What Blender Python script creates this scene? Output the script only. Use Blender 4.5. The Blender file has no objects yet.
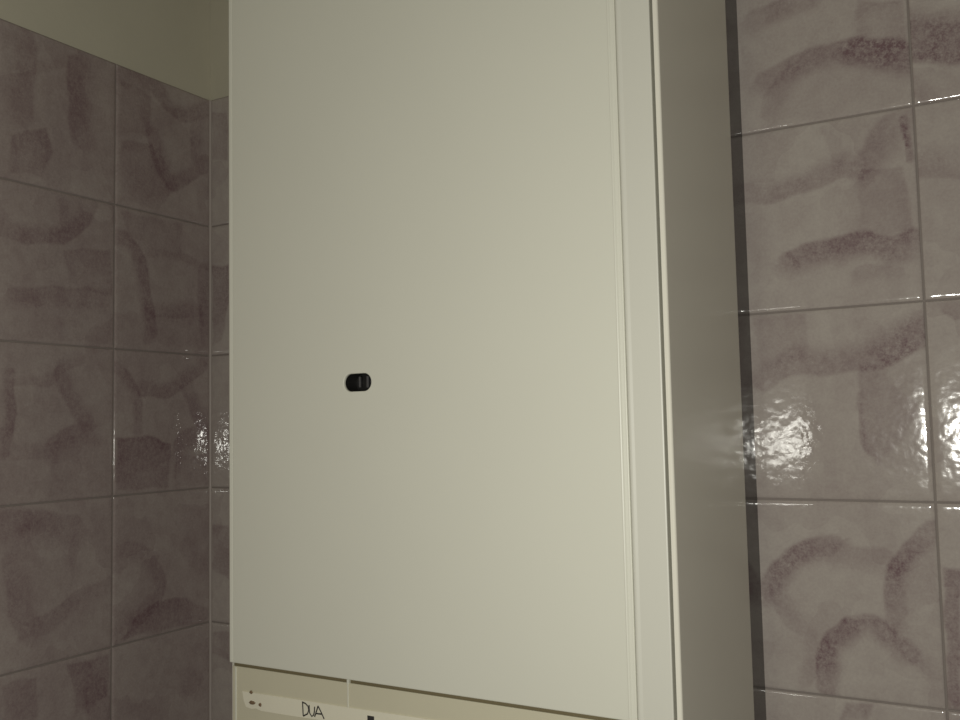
import bpy, bmesh, math
import numpy as np
from mathutils import Vector, Matrix

scene = bpy.context.scene
COL = scene.collection
rng = np.random.default_rng(7)

# ------------------------------------------------------------------ materials
def new_mat(name):
    m = bpy.data.materials.new(name); m.use_nodes = True
    nt = m.node_tree
    return m, nt, nt.nodes['Principled BSDF']

def noise(nt, scale, detail=3, rough=0.5, vec=None):
    n = nt.nodes.new('ShaderNodeTexNoise')
    n.inputs['Scale'].default_value = scale
    n.inputs['Detail'].default_value = detail
    n.inputs['Roughness'].default_value = rough
    if vec is None:
        tc = nt.nodes.get('TC') or nt.nodes.new('ShaderNodeTexCoord'); tc.name = 'TC'
        vec = tc.outputs['Object']
    nt.links.new(vec, n.inputs['Vector'])
    return n.outputs['Fac']

def math_node(nt, op, a, b=None, clamp=False):
    n = nt.nodes.new('ShaderNodeMath'); n.operation = op; n.use_clamp = clamp
    for i, v in enumerate((a, b)):
        if v is None: continue
        if isinstance(v, (int, float)): n.inputs[i].default_value = v
        else: nt.links.new(v, n.inputs[i])
    return n.outputs[0]

def maprange(nt, v, a, b, c, d):
    n = nt.nodes.new('ShaderNodeMapRange')
    for i, x in enumerate((a, b, c, d)): n.inputs[i + 1].default_value = x
    nt.links.new(v, n.inputs[0]); return n.outputs[0]

def mix_col(nt, fac, a, b):
    n = nt.nodes.new('ShaderNodeMix'); n.data_type = 'RGBA'
    if isinstance(fac, (int, float)): n.inputs[0].default_value = fac
    else: nt.links.new(fac, n.inputs[0])
    for i, v in ((6, a), (7, b)):
        if isinstance(v, tuple): n.inputs[i].default_value = (*v, 1)
        else: nt.links.new(v, n.inputs[i])
    return n.outputs[2]

def bump(nt, bs, height, dist, strength=1.0, prev=None):
    n = nt.nodes.new('ShaderNodeBump')
    n.inputs['Distance'].default_value = dist; n.inputs['Strength'].default_value = strength
    nt.links.new(height, n.inputs['Height'])
    if prev is not None: nt.links.new(prev, n.inputs['Normal'])
    nt.links.new(n.outputs[0], bs.inputs['Normal'])
    return n.outputs[0]

def paint(name, col, rough, var=0.04, peel=0.00003, peel_scale=500, spec=0.5):
    m, nt, bs = new_mat(name)
    v = noise(nt, 9, 4)
    dark = tuple(c * (1 - var) for c in col); lite = tuple(min(1, c * (1 + var)) for c in col)
    nt.links.new(mix_col(nt, v, dark, lite), bs.inputs['Base Color'])
    bs.inputs['Roughness'].default_value = rough
    bs.inputs['Specular IOR Level'].default_value = spec
    if peel: bump(nt, bs, noise(nt, peel_scale, 2), peel)
    return m

TILE_LIGHT = (0.485, 0.440, 0.398)
TILE_DARK = (0.188, 0.121, 0.130)
def tile_material():
    m, nt, bs = new_mat('tile_glaze')
    at = nt.nodes.new('ShaderNodeAttribute'); at.attribute_name = 'brush'; at.attribute_type = 'GEOMETRY'
    st = at.outputs['Fac']
    # sponge grain: stronger where the brush mark is dense
    gr = math_node(nt, 'ADD', maprange(nt, noise(nt, 170, 3, 0.6), 0.33, 0.67, -0.5, 0.5), maprange(nt, noise(nt, 480, 2, 0.6), 0.3, 0.7, -0.35, 0.35))
    ga = nt.nodes.new('ShaderNodeAttribute'); ga.attribute_name = 'grain'; ga.attribute_type = 'GEOMETRY'
    amp = math_node(nt, 'MULTIPLY', ga.outputs['Fac'], math_node(nt, 'ADD', math_node(nt, 'MULTIPLY', st, 1.3), 0.15))
    s = math_node(nt, 'MULTIPLY', st, math_node(nt, 'ADD', math_node(nt, 'MULTIPLY', gr, amp), 1.0), True)
    # overlapping flat brush facets
    vo = nt.nodes.new('ShaderNodeTexVoronoi'); vo.inputs['Scale'].default_value = 15
    wob = nt.nodes.new('ShaderNodeTexNoise'); wob.inputs['Scale'].default_value = 26; wob.inputs['Detail'].default_value = 1
    nt.links.new(nt.nodes['TC'].outputs['Object'], wob.inputs['Vector'])
    va = nt.nodes.new('ShaderNodeVectorMath'); va.operation = 'MULTIPLY_ADD'; va.inputs[1].default_value = (0.05, 0.05, 0.05)
    nt.links.new(wob.outputs['Color'], va.inputs[0]); nt.links.new(nt.nodes['TC'].outputs['Object'], va.inputs[2])
    nt.links.new(va.outputs[0], vo.inputs['Vector'])
    bw = nt.nodes.new('ShaderNodeRGBToBW'); nt.links.new(vo.outputs['Color'], bw.inputs[0])
    facet = maprange(nt, bw.outputs[0], 0.2, 0.8, -0.02, 0.10)
    cloud = maprange(nt, noise(nt, 22, 4, 0.6), 0.3, 0.7, 0.0, 0.16)
    blot = maprange(nt, noise(nt, 60, 3, 0.6), 0.4, 0.7, 0.0, 0.10)
    speck = maprange(nt, noise(nt, 330, 3, 0.7), 0.35, 0.75, 0.0, 0.16)
    base = math_node(nt, 'ADD', math_node(nt, 'ADD', math_node(nt, 'ADD', cloud, facet), blot), speck)
    tot = math_node(nt, 'ADD', s, base, True)
    nt.links.new(mix_col(nt, tot, TILE_LIGHT, TILE_DARK), bs.inputs['Base Color'])
    bs.inputs['Roughness'].default_value = 0.095
    bs.inputs['Specular IOR Level'].default_value = 0.5
    b1 = bump(nt, bs, noise(nt, 98, 1.2, 0.45), 0.00032)
    bump(nt, bs, noise(nt, 330, 2, 0.5), 0.00003, prev=b1)
    return m

MAT_TILE = tile_material()
MAT_GROUT = paint('grout', (0.25, 0.215, 0.195), 0.85, 0.15, 0.0002, 400)
MAT_CAULK = paint('corner_sealant', (0.42, 0.37, 0.34), 0.5, 0.05, 0.0001, 200)
MAT_PLASTER = paint('cream_wall_paint', (0.53, 0.50, 0.40), 0.75, 0.06, 0.0002, 120)
MAT_CEIL = paint('ceiling_paint', (0.62, 0.60, 0.52), 0.8, 0.04, 0.0002, 120)
MAT_FLOOR = paint('floor_stone', (0.30, 0.26, 0.23), 0.5, 0.12, 0.0002, 60)
MAT_FRONT = paint('cream_enamel', (0.70, 0.695, 0.60), 0.42, 0.015, 0.00002, 700)
MAT_SIDE = paint('side_enamel', (0.755, 0.728, 0.632), 0.30, 0.015, 0.00002, 600, 0.13)
MAT_POST = paint('greyer_enamel', (0.655, 0.648, 0.570), 0.42, 0.015, 0.00002, 700)
MAT_CTRL = paint('yellowed_plastic', (0.62, 0.585, 0.44), 0.45, 0.05, 0.00003, 400)
MAT_PAPER = paint('paper_tape', (0.78, 0.745, 0.60), 0.8, 0.06, 0.00006, 300)
MAT_INK = paint('black_ink', (0.035, 0.032, 0.03), 0.6, 0.1, 0)
MAT_RUST = paint('rust', (0.19, 0.125, 0.07), 0.85, 0.3, 0.0003, 900)
MAT_DARK = paint('burnt_black_steel', (0.012, 0.011, 0.010), 0.5, 0.2, 0.0001, 300)
MAT_INNER = paint('grey_inner_steel', (0.07, 0.066, 0.066), 0.35, 0.1, 0.0001, 300)
MAT_STEEL = paint('galvanised_steel', (0.35, 0.35, 0.34), 0.45, 0.1, 0.0001, 200)

MAT_GAP_SHADE = paint('gap_shade', (0.17, 0.14, 0.075), 0.8, 0.2, 0.0001, 300)  # dark brown that paints in the shade within the panel gap
MAT_FRAME = paint('dark_gloss_frame', (0.009, 0.008, 0.007), 0.11, 0.1, 0, 600, 0.38)

# ------------------------------------------------------------------ helpers
def mesh_obj(name, bm, mats, parent=None, smooth=False, origin=None):
    if origin is not None:
        bmesh.ops.translate(bm, verts=bm.verts, vec=-Vector(origin))
    me = bpy.data.meshes.new(name); bm.to_mesh(me); bm.free()
    for m in (mats if isinstance(mats, (list, tuple)) else [mats]): me.materials.append(m)
    if smooth:
        for p in me.polygons: p.use_smooth = True
    o = bpy.data.objects.new(name, me); COL.objects.link(o)
    if parent is not None: o.parent = parent
    elif origin is not None: o.location = origin
    return o

def box(bm, x0, x1, y0, y1, z0, z1, bev=0.0, segs=2):
    r = bmesh.ops.create_cube(bm, size=1)
    vs = r['verts']
    for v in vs:
        v.co = Vector(((x0 + x1) / 2 + v.co.x * (x1 - x0), (y0 + y1) / 2 + v.co.y * (y1 - y0), (z0 + z1) / 2 + v.co.z * (z1 - z0)))
    if bev:
        es = list({e for v in vs for e in v.link_edges})
        bmesh.ops.bevel(bm, geom=es, offset=bev, segments=segs, affect='EDGES', profile=0.5)

def prism(bm, pts, z0, z1):
    """closed XY outline extruded in z"""
    a = [bm.verts.new((x, y, z0)) for x, y in pts]; b = [bm.verts.new((x, y, z1)) for x, y in pts]
    n = len(pts)
    for i in range(n): bm.faces.new((a[i], a[(i + 1) % n], b[(i + 1) % n], b[i]))
    bm.faces.new(a[::-1]); bm.faces.new(b)
    bmesh.ops.recalc_face_normals(bm, faces=bm.faces)

def stroke_tube(bm, pts, r, y, flat=0.35):
    """hand-written pen line in the XZ plane, slightly raised"""
    k = 8; rings = []
    P = [Vector((x, y, z)) for x, z in pts]
    for i, p in enumerate(P):
        d = (P[min(i + 1, len(P) - 1)] - P[max(i - 1, 0)]).normalized()
        nrm = Vector((-d.z, 0, d.x))
        rings.append([bm.verts.new(p + nrm * math.cos(t) * r + Vector((0, -1, 0)) * math.sin(t) * r * flat)
                      for t in [2 * math.pi * j / k for j in range(k)]])
    for a, b in zip(rings, rings[1:]):
        for j in range(k): bm.faces.new((a[j], a[(j + 1) % k], b[(j + 1) % k], b[j]))
    bm.faces.new(rings[0][::-1]); bm.faces.new(rings[-1])

def structure(o):
    o['kind'] = 'structure'; return o

# ------------------------------------------------------------------ tiled walls
H = 0.2
JX = 0.98750; WX = 0.18450          # back-wall joints
WY = 0.17428                        # left-wall joints, measured from the corner
ZF = -2.0; ZC = 0.55
XR = 2.30; YR = -1.70
BACK_MARKS = [
    ([(0.84, -0.143), (0.8723, -0.1342), (0.9095, -0.1269), (0.9372, -0.1299), (0.9554, -0.1362), (0.9842, -0.1458)], 0.0235, 0.55),
    ([(0.9381, -0.1312), (0.963, -0.1368), (0.9842, -0.1468)], 0.0292, 0.75),
    ([(0.8333, -0.0712), (0.8636, -0.0662), (0.8878, -0.0644)], 0.0221, 0.5),
    ([(0.8676, -0.1454), (0.8521, -0.1622), (0.846, -0.18)], 0.0239, 0.3),
    ([(0.9387, -0.0774), (0.9851, -0.0892), (0.9844, -0.1416), (0.9373, -0.1289)], 0, 0.25),
    ([(0.9914, -0.1327), (1.0305, -0.1469)], 0.0446, 1.0),
    ([(0.9909, -0.1796), (0.9995, -0.1917)], 0.0176, 0.5),
    ([(0.8207, -0.2696), (0.8475, -0.2702), (0.8883, -0.2631), (0.9138, -0.2531), (0.9341, -0.2595)], 0.0214, 0.5),
    ([(0.9341, -0.2595), (0.9476, -0.2395), (0.9628, -0.2201), (0.9802, -0.2097)], 0.0259, 0.45),
    ([(0.9773, -0.2113), (0.9807, -0.2555)], 0.0066, 0.9),
    ([(0.9048, -0.2086), (0.9149, -0.2511)], 0.0143, 0.25),
    ([(0.86, -0.345), (0.892, -0.3388), (0.9277, -0.3334), (0.9625, -0.3437), (0.9795, -0.3364)], 0.0248, 0.7),
    ([(0.8603, -0.3385), (0.8669, -0.3522)], 0.0063, 0.7),
    ([(0.9332, -0.2583), (0.9768, -0.26), (0.9819, -0.3429), (0.9278, -0.3313)], 0, 0.25),
    ([(0.9261, -0.3678), (0.9349, -0.3655), (0.9641, -0.3685)], 0.0144, 0.4),
    ([(0.8227, -0.3), (0.8245, -0.3345)], 0.026, 0.2),
    ([(0.9913, -0.2634), (1.0243, -0.2676)], 0.0282, 0.45),
    ([(0.8253, -0.4712), (0.8551, -0.4587), (0.8926, -0.4574), (0.9278, -0.4561), (0.9574, -0.4486), (0.9804, -0.4288)], 0.0266, 0.5),
    ([(0.9538, -0.4453), (0.982, -0.4339)], 0.0334, 0.6),
    ([(0.8186, -0.4011), (0.8749, -0.4033), (0.8739, -0.4501), (0.8233, -0.4668)], 0, 0.2),
    ([(0.923, -0.4765), (0.9212, -0.5155), (0.9264, -0.5472), (0.938, -0.5614), (0.9632, -0.5384), (0.9806, -0.4989), (0.9852, -0.4592), (0.9247, -0.4611)], 0, 0.3),
    ([(0.9223, -0.4919), (0.9221, -0.5155), (0.9265, -0.5452), (0.938, -0.5604)], 0.0048, 0.5),
    ([(0.8211, -0.6953), (0.8333, -0.6777), (0.8525, -0.66), (0.8752, -0.6475), (0.8881, -0.6438)], 0.0227, 0.75),
    ([(0.8285, -0.6948), (0.8408, -0.7199), (0.8563, -0.7341)], 0.0186, 0.45),
    ([(0.8878, -0.652), (0.9117, -0.6569), (0.9354, -0.6557), (0.946, -0.665)], 0.0219, 0.35),
    ([(0.985, -0.6259), (0.9672, -0.6423), (0.9517, -0.6618), (0.945, -0.6868), (0.9435, -0.7175)], 0.0187, 0.65),
    ([(0.9458, -0.7261), (0.9618, -0.7518), (0.978, -0.7654)], 0.0187, 0.3),
    ([(0.8766, -0.7899), (0.8757, -0.7678), (0.8836, -0.7448), (0.9018, -0.727)], 0.0198, 0.8),
    ([(0.9018, -0.727), (0.9229, -0.7222), (0.94, -0.7335), (0.9592, -0.7492)], 0.0195, 0.6),
    ([(0.858, -0.7881), (0.8676, -0.7494)], 0.0141, 0.4),
    ([(0.9517, -0.6618), (0.9847, -0.6318), (0.9868, -0.6946), (0.9499, -0.7169)], 0, 0.18),
    ([(0.9902, -0.6616), (1.0067, -0.6625), (1.0005, -0.7997), (0.9876, -0.7995)], 0, 0.45),
    ([(0.8925, -0.803), (0.92, -0.8025), (0.9173, -0.8205), (0.8887, -0.8244)], 0, 0.35),
    ([(1.0081, -0.4119), (1.0151, -0.4144)], 0.0155, 0.5),
    ([(0.0038, -0.0197), (0.0377, -0.0262), (0.0376, -0.1013), (0.0037, -0.0958)], 0, 0.3),
    ([(0.0036, -0.2602), (0.0414, -0.2642), (0.0413, -0.3177), (0.0246, -0.3774), (0.0036, -0.3838)], 0, 0.5),
    ([(0.0035, -0.6562), (0.0405, -0.6549), (0.0403, -0.7356), (0.0034, -0.7232)], 0, 0.35),
    ([(0.0034, -0.8147), (0.0401, -0.8084), (0.04, -0.8519), (0.0034, -0.8484)], 0, 0.3),
]
LEFT_MARKS = [
    ([(-0.3342, -0.0065), (-0.3082, -0.0267), (-0.3143, -0.0767), (-0.3096, -0.1127)], 0.0308, 0.5),
    ([(-0.2372, -0.025), (-0.2366, -0.0713), (-0.2315, -0.1216)], 0.0316, 0.7),
    ([(-0.3293, -0.1437), (-0.2817, -0.1191), (-0.2698, -0.1502), (-0.285, -0.1866), (-0.3312, -0.1921)], 0, 0.5),
    ([(-0.2995, -0.0499), (-0.2508, -0.0255)], 0.0135, 0.3),
    ([(-0.1618, -0.0113), (-0.12, -0.0095), (-0.0982, -0.013)], 0.0254, 0.6),
    ([(-0.1037, -0.0192), (-0.0777, -0.037), (-0.0449, -0.0382), (-0.0108, -0.0222)], 0.0218, 0.6),
    ([(-0.1142, -0.0862), (-0.0977, -0.1234), (-0.0773, -0.1501)], 0.023, 0.8),
    ([(-0.0772, -0.153), (-0.0329, -0.1249), (-0.0088, -0.1068)], 0.0205, 0.6),
    ([(-0.027, -0.0488), (-0.027, -0.0971)], 0.0269, 0.6),
    ([(-0.1685, -0.0192), (-0.1145, -0.027), (-0.1142, -0.0891), (-0.1678, -0.0962)], 0, 0.3),
    ([(-0.1677, -0.1076), (-0.1142, -0.0979), (-0.0772, -0.162), (-0.0974, -0.1929), (-0.1671, -0.1924)], 0, 0.35),
    ([(-0.3352, -0.2653), (-0.2991, -0.2654), (-0.2582, -0.2584), (-0.2242, -0.2311), (-0.212, -0.207)], 0.0215, 0.65),
    ([(-0.2559, -0.2145), (-0.251, -0.2466)], 0.0177, 0.35),
    ([(-0.2551, -0.275), (-0.1813, -0.2634), (-0.1774, -0.3292), (-0.2457, -0.3263)], 0, 0.35),
    ([(-0.3261, -0.3457), (-0.2688, -0.3355), (-0.1903, -0.3306)], 0.022, 0.5),
    ([(-0.2951, -0.3511), (-0.1806, -0.3364), (-0.1785, -0.3938), (-0.2972, -0.3954)], 0, 0.2),
    ([(-0.1716, -0.2437), (-0.1515, -0.2474), (-0.1326, -0.2672), (-0.1237, -0.3003), (-0.1182, -0.337), (-0.1092, -0.3706)], 0.0198, 0.75),
    ([(-0.1686, -0.2068), (-0.0562, -0.2046), (-0.0561, -0.2513), (-0.1097, -0.2681), (-0.1465, -0.2466)], 0, 0.25),
    ([(-0.1039, -0.3428), (-0.0248, -0.3351)], 0.0193, 0.5),
    ([(-0.0148, -0.2697), (-0.0128, -0.3431), (-0.0067, -0.3779)], 0.024, 0.55),
    ([(-0.1007, -0.2581), (-0.0561, -0.2558), (-0.0088, -0.2657)], 0.0128, 0.3),
    ([(-0.1181, -0.3441), (-0.0148, -0.3433), (-0.0148, -0.3906), (-0.1283, -0.3905)], 0, 0.2),
    ([(-0.3272, -0.438), (-0.3239, -0.4818), (-0.3295, -0.535)], 0.0142, 0.8),
    ([(-0.3192, -0.4487), (-0.273, -0.4473), (-0.256, -0.4313), (-0.2267, -0.4168)], 0.0131, 0.4),
    ([(-0.2589, -0.4353), (-0.244, -0.4632), (-0.2258, -0.4943), (-0.1995, -0.521)], 0.0213, 0.5),
    ([(-0.2227, -0.5074), (-0.2648, -0.5259), (-0.2689, -0.5434)], 0.0204, 0.5),
    ([(-0.3216, -0.5389), (-0.2759, -0.5369)], 0.0174, 0.3),
    ([(-0.2691, -0.5258), (-0.2256, -0.5139), (-0.1806, -0.5241), (-0.18, -0.5939), (-0.271, -0.5935)], 0, 0.2),
    ([(-0.1701, -0.4249), (-0.1485, -0.4406), (-0.1364, -0.4681), (-0.1327, -0.5114)], 0.016, 0.65),
    ([(-0.1279, -0.4568), (-0.0853, -0.4558), (-0.0575, -0.4449), (-0.0148, -0.4164)], 0.0205, 0.7),
    ([(-0.048, -0.4521), (-0.0246, -0.492), (-0.0087, -0.5132)], 0.0235, 0.65),
    ([(-0.1709, -0.5216), (-0.1189, -0.5186), (-0.0759, -0.531), (-0.0793, -0.5954), (-0.1703, -0.5932)], 0, 0.75),
    ([(-0.0702, -0.5658), (-0.0573, -0.5315), (-0.0127, -0.5131)], 0.0257, 0.6),
    ([(-0.0666, -0.5515), (-0.0047, -0.5464), (-0.0047, -0.596), (-0.0702, -0.5946)], 0, 0.3),
    ([(-0.3268, -0.6191), (-0.283, -0.6248), (-0.2361, -0.6359)], 0.0349, 0.6),
    ([(-0.236, -0.6474), (-0.2324, -0.7026)], 0.0133, 0.35),
    ([(-0.3183, -0.6691), (-0.3082, -0.7305), (-0.2945, -0.7619)], 0.0288, 0.45),
    ([(-0.2987, -0.7527), (-0.2634, -0.7436), (-0.2247, -0.7254), (-0.182, -0.7155)], 0.02, 0.45),
    ([(-0.1518, -0.6705), (-0.1127, -0.6933), (-0.095, -0.7334), (-0.1175, -0.7613), (-0.1671, -0.788)], 0.0236, 0.5),
    ([(-0.1411, -0.7705), (-0.1002, -0.7506), (-0.0454, -0.7557), (-0.0047, -0.7817), (-0.0047, -0.7979), (-0.0822, -0.7957), (-0.1622, -0.793)], 0, 0.55),
    ([(-0.0456, -0.6835), (-0.0205, -0.716)], 0.0263, 0.35),
    ([(-0.2428, -0.8062), (-0.178, -0.8093), (-0.1807, -0.8632), (-0.2275, -0.8711)], 0, 0.45),
    ([(-0.2084, -0.851), (-0.1929, -0.8806)], 0.0325, 0.6),
    ([(-0.3287, -0.8098), (-0.2844, -0.8111), (-0.2836, -0.8665), (-0.328, -0.854)], 0, 0.35),
    ([(-0.0452, -0.8771), (-0.0204, -0.8991)], 0.0302, 0.35),
    ([(-0.1502, -0.8844), (-0.1167, -0.9014)], 0.0228, 0.3),
]
def seg_dist(P, a, b):
    a = np.array(a); b = np.array(b); d = b - a; L = (d @ d) + 1e-12
    t = np.clip(((P - a) @ d) / L, 0, 1)[:, None]
    return np.linalg.norm(P - (a + t * d), axis=1)

def smooth_poly(pts):
    """Catmull-Rom through the points so that the brush marks curve"""
    P = [np.array(p) for p in pts]
    if len(P) < 3: return P
    Q = [2 * P[0] - P[1]] + P + [2 * P[-1] - P[-2]]
    out = []
    for i in range(1, len(Q) - 2):
        for t in np.linspace(0, 1, 6)[:-1]:
            out.append(0.5 * (2 * Q[i] + (Q[i+1] - Q[i-1]) * t + (2*Q[i-1] - 5*Q[i] + 4*Q[i+1] - Q[i+2]) * t*t + (3*Q[i] - Q[i-1] - 3*Q[i+1] + Q[i+2]) * t**3))
    out.append(P[-1]); return out

def sstep(x, a, b):
    t = np.clip((x - a) / (b - a), 0, 1); return t * t * (3 - 2 * t)

def mark_mask(P, mark):
    pts, w, s = mark
    if w > 0:
        poly = smooth_poly(pts)
        d = np.full(len(P), 9.0); side = np.zeros(len(P)); turn = 0.0
        for k, (a, b) in enumerate(zip(poly, poly[1:])):
            dd = seg_dist(P, a, b); m = dd < d; v = b - a
            sd = v[0] * (P[:, 1] - a[1]) - v[1] * (P[:, 0] - a[0])
            d = np.where(m, dd, d); side = np.where(m, sd, side)
            if k: turn += pv[0] * v[1] - pv[1] * v[0]
            pv = v
        # brush: crisp on the outer side of its curve, fading away on the inner side and towards its ends
        outer = side * (1 if turn < 0 else -1) > 0
        e = np.minimum(np.linalg.norm(P - poly[0], axis=1), np.linalg.norm(P - poly[-1], axis=1))
        prof = np.where(outer, 1 - sstep(d, w * 0.34, w * 0.56), 1 - sstep(d, w * 0.15, w * 1.0))
        return 0.63 * s * prof * (0.6 + 0.4 * sstep(e, 0, 0.03))
    n = len(pts); inside = np.zeros(len(P), bool); d = np.full(len(P), 9.0)
    for i in range(n):
        a = pts[i]; b = pts[(i + 1) % n]
        c = (a[1] > P[:, 1]) != (b[1] > P[:, 1])
        xi = a[0] + (P[:, 1] - a[1]) * (b[0] - a[0]) / ((b[1] - a[1]) or 1e-9)
        inside ^= c & (P[:, 0] < xi)
        d = np.minimum(d, seg_dist(P, a, b))
    sd = np.where(inside, d, -d)
    hard = np.minimum(seg_dist(P, pts[0], pts[1]), seg_dist(P, pts[1], pts[2 % n]))
    return 0.85 * s * sstep(sd, -0.0015, 0.003) * (0.45 + 0.65 * np.exp(-hard / 0.03))

def random_marks(u0, u1, v0, v1):
    out = []
    for _ in range(5):
        c = np.array([rng.uniform(u0, u1), rng.uniform(v0, v1)]); r = rng.uniform(.035, .085); a0 = rng.uniform(0, 6.28)
        pts = [tuple(c + r * np.array([math.cos(a), math.sin(a)])) for a in np.linspace(a0, a0 + rng.uniform(1.3, 2.8), 6)]
        out.append((pts, rng.uniform(.016, .028), rng.uniform(.3, .7)))
    return out

def edge_coords(u0, u1, step):
    e = [0, .0004, .0009, .0016, .0026, .004]
    n = max(3, int(round((u1 - u0 - .008) / step)))
    mid = np.linspace(u0 + .004, u1 - .004, n + 1)[1:-1]
    return np.concatenate([[u0 + x for x in e], mid, [u1 - x for x in e[::-1]]])

def tiled_wall(name, us, zs, marks, to_world, fine, slab, base=0.0, grain=1.0, dens=1.0):
    """one wall: plaster slab + grout bed + every glazed tile, in one mesh (3 material slots)"""
    V = []; F = []; MI = []; BR = []; SM = []
    nv = 0
    cent = [np.mean(np.array(m[0]), axis=0) for m in marks]
    g = 0.0009
    for (u0, u1) in us:
        for (z0, z1) in zs:
            a0, a1, b0, b1 = u0 + g, u1 - g, z0 + g, z1 - g
            isfine = fine(u0, u1, z0, z1)
            st = 0.0019 if isfine else 0.009
            U = edge_coords(a0, a1, st); W = edge_coords(b0, b1, st)
            gu, gw = np.meshgrid(U, W, indexing='ij')
            e = np.minimum(np.minimum(gu - a0, a1 - gu), np.minimum(gw - b0, b1 - gw))
            r = 0.004
            x = np.clip(1 - e / r, 0, 1)
            h = -0.0013 * (1 - np.sqrt(np.clip(1 - x ** 2, 0, 1)))
            cu = (gu - (a0 + a1) / 2) / (a1 - a0) * 2; cw = (gw - (b0 + b1) / 2) / (b1 - b0) * 2
            h = h - 0.0004 * np.exp(-e / 0.0045)
            ph = rng.uniform(0, 6.28, 4)
            h = h + 0.00025 * np.sin(cu * 2.1 + ph[0]) * np.cos(cw * 1.7 + ph[1]) + 0.00008 * np.sin(cu * 6 + ph[2] + cw * 3)
            P = np.stack([gu.ravel(), gw.ravel()], 1)
            mine = [m for m, c in zip(marks, cent) if u0 <= c[0] <= u1 and z0 <= c[1] <= z1]
            if not mine and not isfine: mine = random_marks(u0, u1, z0, z1)
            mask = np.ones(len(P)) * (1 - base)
            j = np.stack([np.sin(P[:, 1] * 95 + ph[0]) + .6 * np.sin(P[:, 0] * 210 + P[:, 1] * 160 + ph[1]), np.sin(P[:, 0] * 105 + ph[2]) + .6 * np.sin(P[:, 1] * 190 - P[:, 0] * 140 + ph[3])], 1) * 0.0012
            PJ = P + j
            for m in mine: mask *= 1 - dens * mark_mask(PJ, m)
            V.append(to_world(gu.ravel(), h.ravel(), gw.ravel())); BR.append(1 - mask)
            n, k = gu.shape
            idx = np.arange(n * k).reshape(n, k) + nv
            q = np.stack([idx[:-1, :-1], idx[1:, :-1], idx[1:, 1:], idx[:-1, 1:]], -1).reshape(-1, 4)
            F.append(q); MI.append(np.full(len(q), 0)); SM.append(np.full(len(q), True)); nv += n * k
            # skirt down to the grout
            ring = np.concatenate([idx[:, 0], idx[-1, 1:], idx[-2::-1, -1], idx[0, -2:0:-1]])
            low = V[-1][ring - (nv - n * k)].copy()
            off = to_world(np.zeros(1), np.array([-0.004]), np.zeros(1)) - to_world(np.zeros(1), np.zeros(1), np.zeros(1))
            low = low + off
            V.append(low); BR.append(np.zeros(len(low)))
            li = np.arange(len(ring)) + nv; nv += len(ring)
            q = np.stack([ring, np.roll(ring, -1), np.roll(li, -1), li], -1)
            F.append(q); MI.append(np.full(len(q), 0)); SM.append(np.full(len(q), False))
    # grout bed and plaster slab (boxes)
    for (u0, u1, h0, h1, z0, z1, mi) in slab:
        c = [(u, h, z) for u in (u0, u1) for h in (h0, h1) for z in (z0, z1)]
        c = np.array(c); V.append(to_world(c[:, 0], c[:, 1], c[:, 2])); BR.append(np.zeros(8))
        q = np.array([(0, 1, 3, 2), (4, 6, 7, 5), (0, 4, 5, 1), (2, 3, 7, 6), (0, 2, 6, 4), (1, 5, 7, 3)]) + nv; nv += 8
        F.append(q); MI.append(np.full(6, mi)); SM.append(np.full(6, False))
    V = np.concatenate(V); F = np.concatenate(F); MI = np.concatenate(MI); SM = np.concatenate(SM); BR = np.concatenate(BR)
    me = bpy.data.meshes.new(name)
    me.vertices.add(len(V)); me.vertices.foreach_set('co', V.astype(np.float32).ravel())
    me.loops.add(F.size); me.loops.foreach_set('vertex_index', F.astype(np.int32).ravel())
    me.polygons.add(len(F)); me.polygons.foreach_set('loop_start', np.arange(0, F.size, 4, dtype=np.int32))
    me.update(calc_edges=True)
    for m in (MAT_TILE, MAT_GROUT, MAT_PLASTER): me.materials.append(m)
    me.polygons.foreach_set('material_index', MI.astype(np.int32))
    me.polygons.foreach_set('use_smooth', SM)
    at = me.attributes.new('brush', 'FLOAT', 'POINT'); at.data.foreach_set('value', BR.astype(np.float32))
    ag = me.attributes.new('grain', 'FLOAT', 'POINT'); ag.data.foreach_set('value', np.full(len(V), grain, np.float32))
    bm = bmesh.new(); bm.from_mesh(me); bmesh.ops.recalc_face_normals(bm, faces=bm.faces); bm.to_mesh(me); bm.free()
    me.update()
    o = bpy.data.objects.new(name, me); COL.objects.link(o)
    return structure(o)

rows = [(-(k + 1) * H, -k * H) for k in range(10)]
xs = [JX + k * WX for k in range(-5, 8)]
cols_b = [(0.0, xs[0])] + [(xs[i], xs[i + 1]) for i in range(len(xs) - 1)]
XR = xs[-1]
cols_l = [(-(k + 1) * WY, -k * WY) for k in range(10)]
YR = -10 * WY
tiled_wall('wall_back', cols_b, rows, BACK_MARKS, lambda u, h, z: np.stack([u, -h, z], 1),
           lambda a, b, c, d: (b > 0.80 and a < 1.1 and d > -0.95) or (b < 0.12 and d > -0.95),
           [(0, XR, -0.012, -0.0022, ZF, 0.0, 1), (0, XR, -0.10, -0.0125, ZF, ZC, 2), (-0.0124, XR, -0.0124, -0.0042, 0.0003, ZC, 2)])
tiled_wall('wall_left', cols_l, rows, LEFT_MARKS, lambda u, h, z: np.stack([h, u, z], 1),
           lambda a, b, c, d: b > -0.30 and d > -0.95,
           [(YR, 0.0, -0.012, -0.0022, ZF, 0.0, 1), (YR, 0.1, -0.10, -0.0125, ZF, ZC, 2), (YR, 0.004, -0.0124, -0.0042, 0.0003, ZC, 2)], base=0.27, grain=0.4, dens=0.82)

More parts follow.
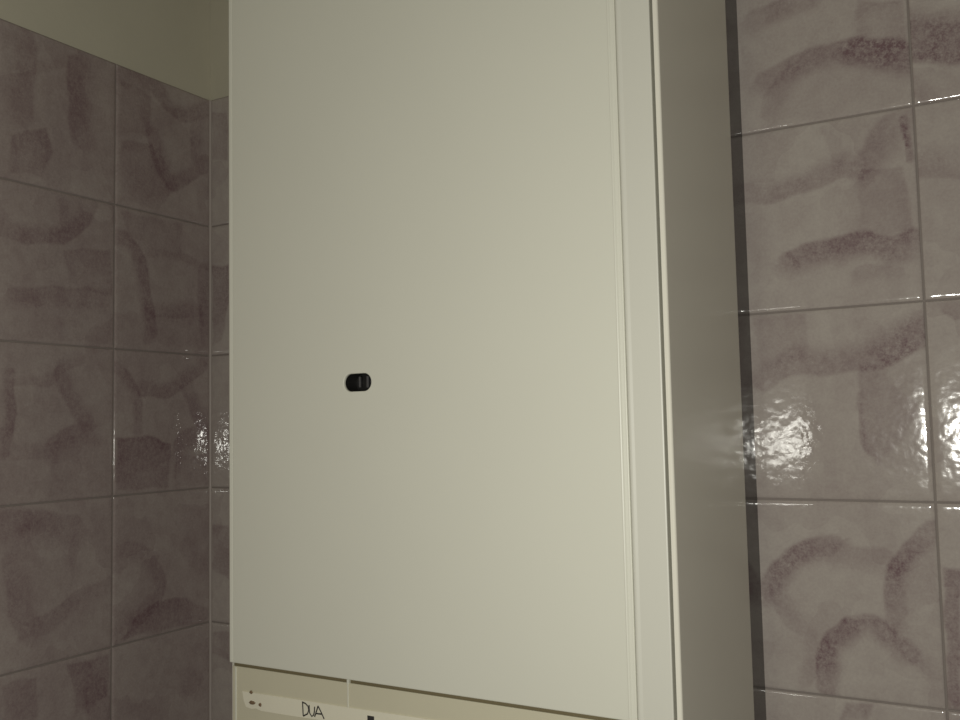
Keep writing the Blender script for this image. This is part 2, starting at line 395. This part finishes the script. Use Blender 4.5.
bm = bmesh.new(); box(bm, -0.1, XR, YR, 0.1, ZF - 0.1, ZF - 0.0005); structure(mesh_obj('floor', bm, MAT_FLOOR))
bm = bmesh.new(); box(bm, -0.1, XR, YR, 0.1, ZC + 0.0005, ZC + 0.1); structure(mesh_obj('ceiling', bm, MAT_CEIL))

# pale sealant bead in the tiled corner
bm = bmesh.new()
R = 0.0018
arc = [(R - R * math.sin(t), -R + R * math.cos(t)) for t in np.linspace(0, math.pi / 2, 6)]
prism(bm, [(-0.0015, 0.0015)] + [(R, 0.0015)] + arc + [(-0.0015, -R)], ZF, -0.001)
structure(mesh_obj('trim_1', bm, MAT_CAULK))

# ------------------------------------------------------------------ the wall-hung boiler
XL, XRB = 0.31790, 0.81505
D = 0.28086; YB = -0.0515
ZT, ZB = 0.05, -0.900
ZG0, ZG1 = -0.7613, -0.7656         # gap between front panel and control panel
org = Vector(((XL + XRB) / 2, YB, ZB))
boiler = bpy.data.objects.new('wall_boiler', None); COL.objects.link(boiler)
boiler.location = org; boiler.empty_display_size = 0.1
boiler['label'] = 'tall cream enamelled wall boiler with small black oval peephole, hanging on the tiled wall'
boiler['category'] = 'boiler'

def part(name, bm, mat, parent=boiler, smooth=False, label=None):
    bmesh.ops.recalc_face_normals(bm, faces=bm.faces)
    o = mesh_obj(name, bm, mat, parent, smooth, origin=org)
    if label: o['label'] = label
    return o

def folded_side(x_out, sgn, lip, D):
    """sheet-metal side with a rounded front fold and a narrow front lip; sgn=+1 right, -1 left"""
    t = 0.0012; r = 0.0022
    out = [(x_out, YB)]
    for a in np.linspace(0, math.pi / 2, 6):
        out.append((x_out - sgn * r + sgn * r * math.cos(a), -D + r - r * math.sin(a)))
    out.append((x_out - sgn * lip, -D))
    out.append((x_out - sgn * lip, -D + 0.012))
    out.append((x_out - sgn * (lip - t), -D + 0.012))
    out.append((x_out - sgn * (lip - t), -D + t))
    out.append((x_out - sgn * t, -D + t)); out.append((x_out - sgn * t, YB))
    return out
for x_out, s, lip, d in ((XRB, 1, 0.0043, D), (XL, -1, 0.0018, D - 0.0045)):
    bm = bmesh.new(); prism(bm, folded_side(x_out, s, lip, d), ZB, ZT)
    part('side_panel', bm, MAT_SIDE, smooth=False)

# front panel: flat face with a stadium hole, a shallow pressed groove near the right, folded edges
bm = bmesh.new()
fx0, fx1 = XL + 0.0078, XRB - 0.0070
g = [(0.7690, 0), (0.7700, -0.0003), (0.7709, 0.0), (0.7720, 0.0009), (0.7742, 0.0012)]
PX = 0.7762                          # the panel ends here, the corner post begins just right of it
xs_ = [g[0][0]] + [a for a, b in g[1:]] + [PX]; ys_ = [0] + [b for a, b in g[1:]] + [0.0012]
cols = [(bm.verts.new((x, -D + y, ZG0)), bm.verts.new((x, -D + y, ZT))) for x, y in zip(xs_, ys_)]
for a, b in zip(cols, cols[1:]): bm.faces.new((a[0], b[0], b[1], a[1]))
hx0, hx1, hz0, hz1 = 0.4767, 0.5106, -0.4785, -0.4608
hc = (hz0 + hz1) / 2; hr = (hz1 - hz0) / 2
hole = []
for a in np.linspace(-math.pi / 2, math.pi / 2, 13): hole.append((hx1 - hr + hr * math.cos(a), hc + hr * math.sin(a)))
for a in np.linspace(math.pi / 2, 3 * math.pi / 2, 13): hole.append((hx0 + hr + hr * math.cos(a), hc + hr * math.sin(a)))
hv = [bm.verts.new((x, -D, z)) for x, z in hole]
he = [bm.edges.new((hv[i], hv[(i + 1) % len(hv)])) for i in range(len(hv))]
lf = [(fx0, 0), (fx0 - 0.0010, 0.0007), (fx0 - 0.0018, 0.0004), (fx0 - 0.0050, -0.0001), (XL + 0.0006, 0.0012), (XL, 0.0024)]   # bead along the left edge
lcols = [(bm.verts.new((x, -D + y, ZG0)), bm.verts.new((x, -D + y, ZT))) for x, y in lf]
for a, b in zip(lcols, lcols[1:]): bm.faces.new((a[0], a[1], b[1], b[0]))
c0, c1 = lcols[0]
oe = [bm.edges.new((c0, cols[0][0])), bm.edges.get((cols[0][0], cols[0][1])), bm.edges.new((cols[0][1], c1)), bm.edges.get((c1, c0))]
bmesh.ops.triangle_fill(bm, use_beauty=True, use_dissolve=False, edges=he + oe)
for f in list(bm.faces):
    if f.normal.length == 0: f.normal_update()
bm.normal_update()
for f in bm.faces:
    if f.normal.y > 0: f.normal_flip()
bound = [e for e in bm.edges if e.is_boundary]
hole_set = set(hv)
ret = bmesh.ops.extrude_edge_only(bm, edges=bound)
newv = [v for v in ret['geom'] if isinstance(v, bmesh.types.BMVert)]
for v in newv:
    nearhole = hx0 - 0.001 <= v.co.x <= hx1 + 0.001 and hz0 - .001 <= v.co.z <= hz1 + .001
    v.co.y += 0.003 if nearhole else 0.0018 if v.co.x < XL + 0.0075 else 0.013
rim = [e for e in bound if e.is_valid]
bmesh.ops.bevel(bm, geom=rim, offset=0.0011, segments=3, affect='EDGES', profile=0.5)
part('front_panel', bm, MAT_FRONT)
bm = bmesh.new()
prism(bm, [(PX + 0.0005, -D + 0.012), (PX + 0.0005, -D + 0.0016), (PX + 0.0012, -D + 0.0006), (PX + 0.0024, -D), (PX + 0.0036, -D), (PX + 0.0060, -D + 0.0004),
           (fx1 - 0.0012, -D - 0.0006), (fx1 - 0.0003, -D - 0.0003), (fx1, -D + 0.0006), (fx1, -D + 0.012)], ZB, ZT)
part('corner_post', bm, MAT_POST, label='narrow greyer upright strip right of the front panel')

# peephole behind the slot
bm = bmesh.new()
pad = 0.004
def stadium(px, y, n=13):
    out = []
    for a in np.linspace(-math.pi / 2, math.pi / 2, n): out.append((hx1 - hr + (hr + px) * math.cos(a), y, hc + (hr + px) * math.sin(a)))
    for a in np.linspace(math.pi / 2, 3 * math.pi / 2, n): out.append((hx0 + hr + (hr + px) * math.cos(a), y, hc + (hr + px) * math.sin(a)))
    return out
loops = [[bm.verts.new(c) for c in stadium(p, y)] for p, y in ((0.006, -D + 0.0034), (0.0005, -D + 0.0034), (0.0005, -D + 0.022))]
n = len(loops[0])
for a, b in zip(loops, loops[1:]):
    for i in range(n): bm.faces.new((a[i], a[(i + 1) % n], b[(i + 1) % n], b[i]))
bm.faces.new(loops[-1])
peep = part('peephole', bm, MAT_DARK, label='dark oval peephole slot')
for x0, x1, dz in ((0.4884, 0.4905, 0.004), (0.4979, 0.5005, 0.0035), (0.5031, 0.5075, 0.005)):
    bm = bmesh.new(); box(bm, x0, x1, -D + 0.009, -D + 0.012, hz0 + dz, hz1 - dz * 0.6, 0.0008, 3)
    part('inner_rib', bm, MAT_INNER, parent=peep)

# control panel under the gap
YC = -D + 0.004
bm = bmesh.new()
box(bm, XL + 0.0024, PX, YC, YC + 0.0018, ZB, ZG1, 0.0007, 2)
ctrl = part('control_panel', bm, MAT_CTRL, label='slightly yellowed lower control strip')
bm = bmesh.new()
box(bm, 0.4746, 0.4758, YC - 0.0007, YC + 0.0005, -0.8179, ZG1 - 0.0004, 0.0003, 2)
box(bm, 0.4738, 0.4764, -D + 0.0035, -D + 0.008, ZG1 - 0.001, ZG0 + 0.001, 0.0003, 2)
part('seam_ridge', bm, MAT_FRONT, parent=ctrl)
bm = bmesh.new(); box(bm, XL + 0.0062, XL + 0.0082, YC - 0.0008, YC + 0.0005, ZB + 0.001, ZG1 - 0.0008, 0.0004, 2)
part('edge_bead', bm, MAT_FRONT, parent=ctrl)
bm = bmesh.new(); box(bm, XL + 0.0024, PX - 0.001, -D + 0.0064, -D + 0.0076, ZG1 - 0.02, ZG0 - 0.0002)  # added backing strip; its brown stands in for the shade inside the gap
part('gap_shade_strip', bm, MAT_GAP_SHADE, label='added dark brown strip behind the gap, painting in its shade')

# paper tape with the hand-written word, stuck on the control panel
bm = bmesh.new()
top = [(0.3348, -0.7904), (0.3787, -0.7898), (0.4212, -0.7893), (0.4707, -0.7890), (0.5169, -0.7883), (0.5592, -0.7877), (0.6125, -0.7870)]
bot = [(0.6125, -0.8039), (0.5594, -0.8046), (0.5169, -0.8054), (0.4389, -0.8059), (0.3999, -0.8068), (0.3615, -0.8073), (0.3542, -0.8057), (0.3479, -0.8070), (0.3402, -0.8059), (0.3368, -0.7998)]
outl = [bm.verts.new((x, YC - 0.0008, z)) for x, z in top + bot]
f = bm.faces.new(outl)
r = bmesh.ops.extrude_face_region(bm, geom=[f])
for v in r['geom']:
    if isinstance(v, bmesh.types.BMVert): v.co.y = YC + 0.0001
label = part('paper_label', bm, MAT_PAPER, label='long off-white paper label with black hand-written DUA')
bm = bmesh.new()
yl = YC - 0.0009
for pl in ([(0.4176, -0.7911), (0.4183, -0.8046)],
           [(0.4170, -0.7911), (0.4212, -0.7920), (0.4246, -0.7943), (0.4256, -0.7979), (0.4240, -0.8019), (0.4183, -0.8049)],
           [(0.4262, -0.7929), (0.4263, -0.7966), (0.4268, -0.8008), (0.4295, -0.8038), (0.4320, -0.8019), (0.4330, -0.7982), (0.4333, -0.7936)],
           [(0.4332, -0.8036), (0.4356, -0.7979), (0.4377, -0.7924)], [(0.4377, -0.7924), (0.4414, -0.7977), (0.4454, -0.8041)],
           [(0.4347, -0.8002), (0.4425, -0.7998)]):
    stroke_tube(bm, pl, 0.00075, yl)
part('handwriting', bm, MAT_INK, parent=label, label='black pen letters DUA')
bm = bmesh.new(); box(bm, 0.4991, 0.5071, YC - 0.0013, YC - 0.0002, -0.8030, -0.7934, 0.0002, 1)
part('black_square', bm, MAT_INK, parent=label, label='small black square on the label')

def blob(cx, cz, rx, rz, seed):
    bm = bmesh.new(); rr = np.random.default_rng(seed); n = 20
    c = bm.verts.new((cx, YC - 0.0022, cz)); ring = []; ring2 = []
    for i in range(n):
        a = 2 * math.pi * i / n; k = rr.uniform(.75, 1.15)
        ring.append(bm.verts.new((cx + .6 * rx * k * math.cos(a), YC - 0.0019, cz + .6 * rz * k * math.sin(a))))
        ring2.append(bm.verts.new((cx + rx * k * math.cos(a), YC - 0.0005, cz + rz * k * math.sin(a))))
    for i in range(n):
        bm.faces.new((c, ring[i], ring[(i + 1) % n])); bm.faces.new((ring[i], ring2[i], ring2[(i + 1) % n], ring[(i + 1) % n]))
    return bm
for i, (cx, cz, rx, rz) in enumerate(((0.3475, -0.7901, .0024, .0018), (0.3489, -0.8006, .0052, .0024), (0.3601, -0.8011, .0024, .0022))):
    part('rust_spot', blob(cx, cz, rx, rz, i), MAT_RUST, parent=label, smooth=True)

# casing: top, bottom, back, wall bracket
bm = bmesh.new(); box(bm, XL + 0.0012, XRB - 0.0012, -D + 0.014, YB, ZT - 0.0015, ZT); part('top_panel', bm, MAT_SIDE)
bm = bmesh.new(); box(bm, XL + 0.0012, XRB - 0.0012, -D + 0.025, YB, ZB, ZB + 0.0015); part('bottom_panel', bm, MAT_SIDE)
bm = bmesh.new(); box(bm, XL + 0.0012, XRB - 0.0012, YB - 0.0015, YB, ZB + 0.0015, ZT - 0.0015); part('back_panel', bm, MAT_STEEL)
bm = bmesh.new()
fw_ = 0.03
for x0, x1, z0, z1 in ((XL + 0.0008, XL + fw_, ZB + 0.001, ZT - 0.001), (XRB - fw_, XRB - 0.0002, ZB + 0.001, ZT - 0.001),
                       (XL + fw_, XRB - fw_, ZT - 0.03, ZT - 0.001), (XL + fw_, XRB - fw_, ZB + 0.001, ZB + 0.03)):
    box(bm, x0, x1, YB + 0.0004, 0.0006, z0, z1, 0.0005, 1)
part('mounting_frame', bm, MAT_FRAME, label='dark glossy mounting frame against the tiles')

# ------------------------------------------------------------------ camera
FPX = 922.82; YAW, PITCH, ROLL = 0.51882, 0.07082, -0.02095
CP = Vector((1.05542, -1.01709, -0.51500))
fw = Vector((-math.sin(YAW) * math.cos(PITCH), math.cos(YAW) * math.cos(PITCH), math.sin(PITCH)))
rt = fw.cross(Vector((0, 0, 1))).normalized(); up = rt.cross(fw)
r2 = math.cos(ROLL) * rt + math.sin(ROLL) * up; u2 = -math.sin(ROLL) * rt + math.cos(ROLL) * up
cam = bpy.data.cameras.new('camera'); co = bpy.data.objects.new('camera', cam); COL.objects.link(co)
M = Matrix((r2, u2, -fw)).transposed().to_4x4(); M.translation = CP; co.matrix_world = M
cam.sensor_fit = 'HORIZONTAL'; cam.sensor_width = 36; cam.lens = FPX * 36 / 960; cam.clip_start = 0.01
scene.camera = co

# ------------------------------------------------------------------ light: the phone's flash lamp just left of the lens, and a dim room
def lamp(name, loc, power, col, radius):
    l = bpy.data.lights.new(name, 'POINT'); l.energy = power; l.color = col; l.shadow_soft_size = radius
    o = bpy.data.objects.new(name, l); COL.objects.link(o); o.location = loc; return o
lamp('flash_lamp', (0.985, -1.03, -0.555), 17.3, (1.0, 0.985, 0.90), 0.006)

w = bpy.data.worlds.new('room'); scene.world = w; w.use_nodes = True
bg = w.node_tree.nodes['Background']; bg.inputs[0].default_value = (1.0, 0.93, 0.82, 1); bg.inputs[1].default_value = 0.038

scene.view_settings.view_transform = 'Standard'; scene.view_settings.look = 'None'
scene.view_settings.gamma = 1; scene.view_settings.exposure = 0; scene.view_settings.use_curve_mapping = False
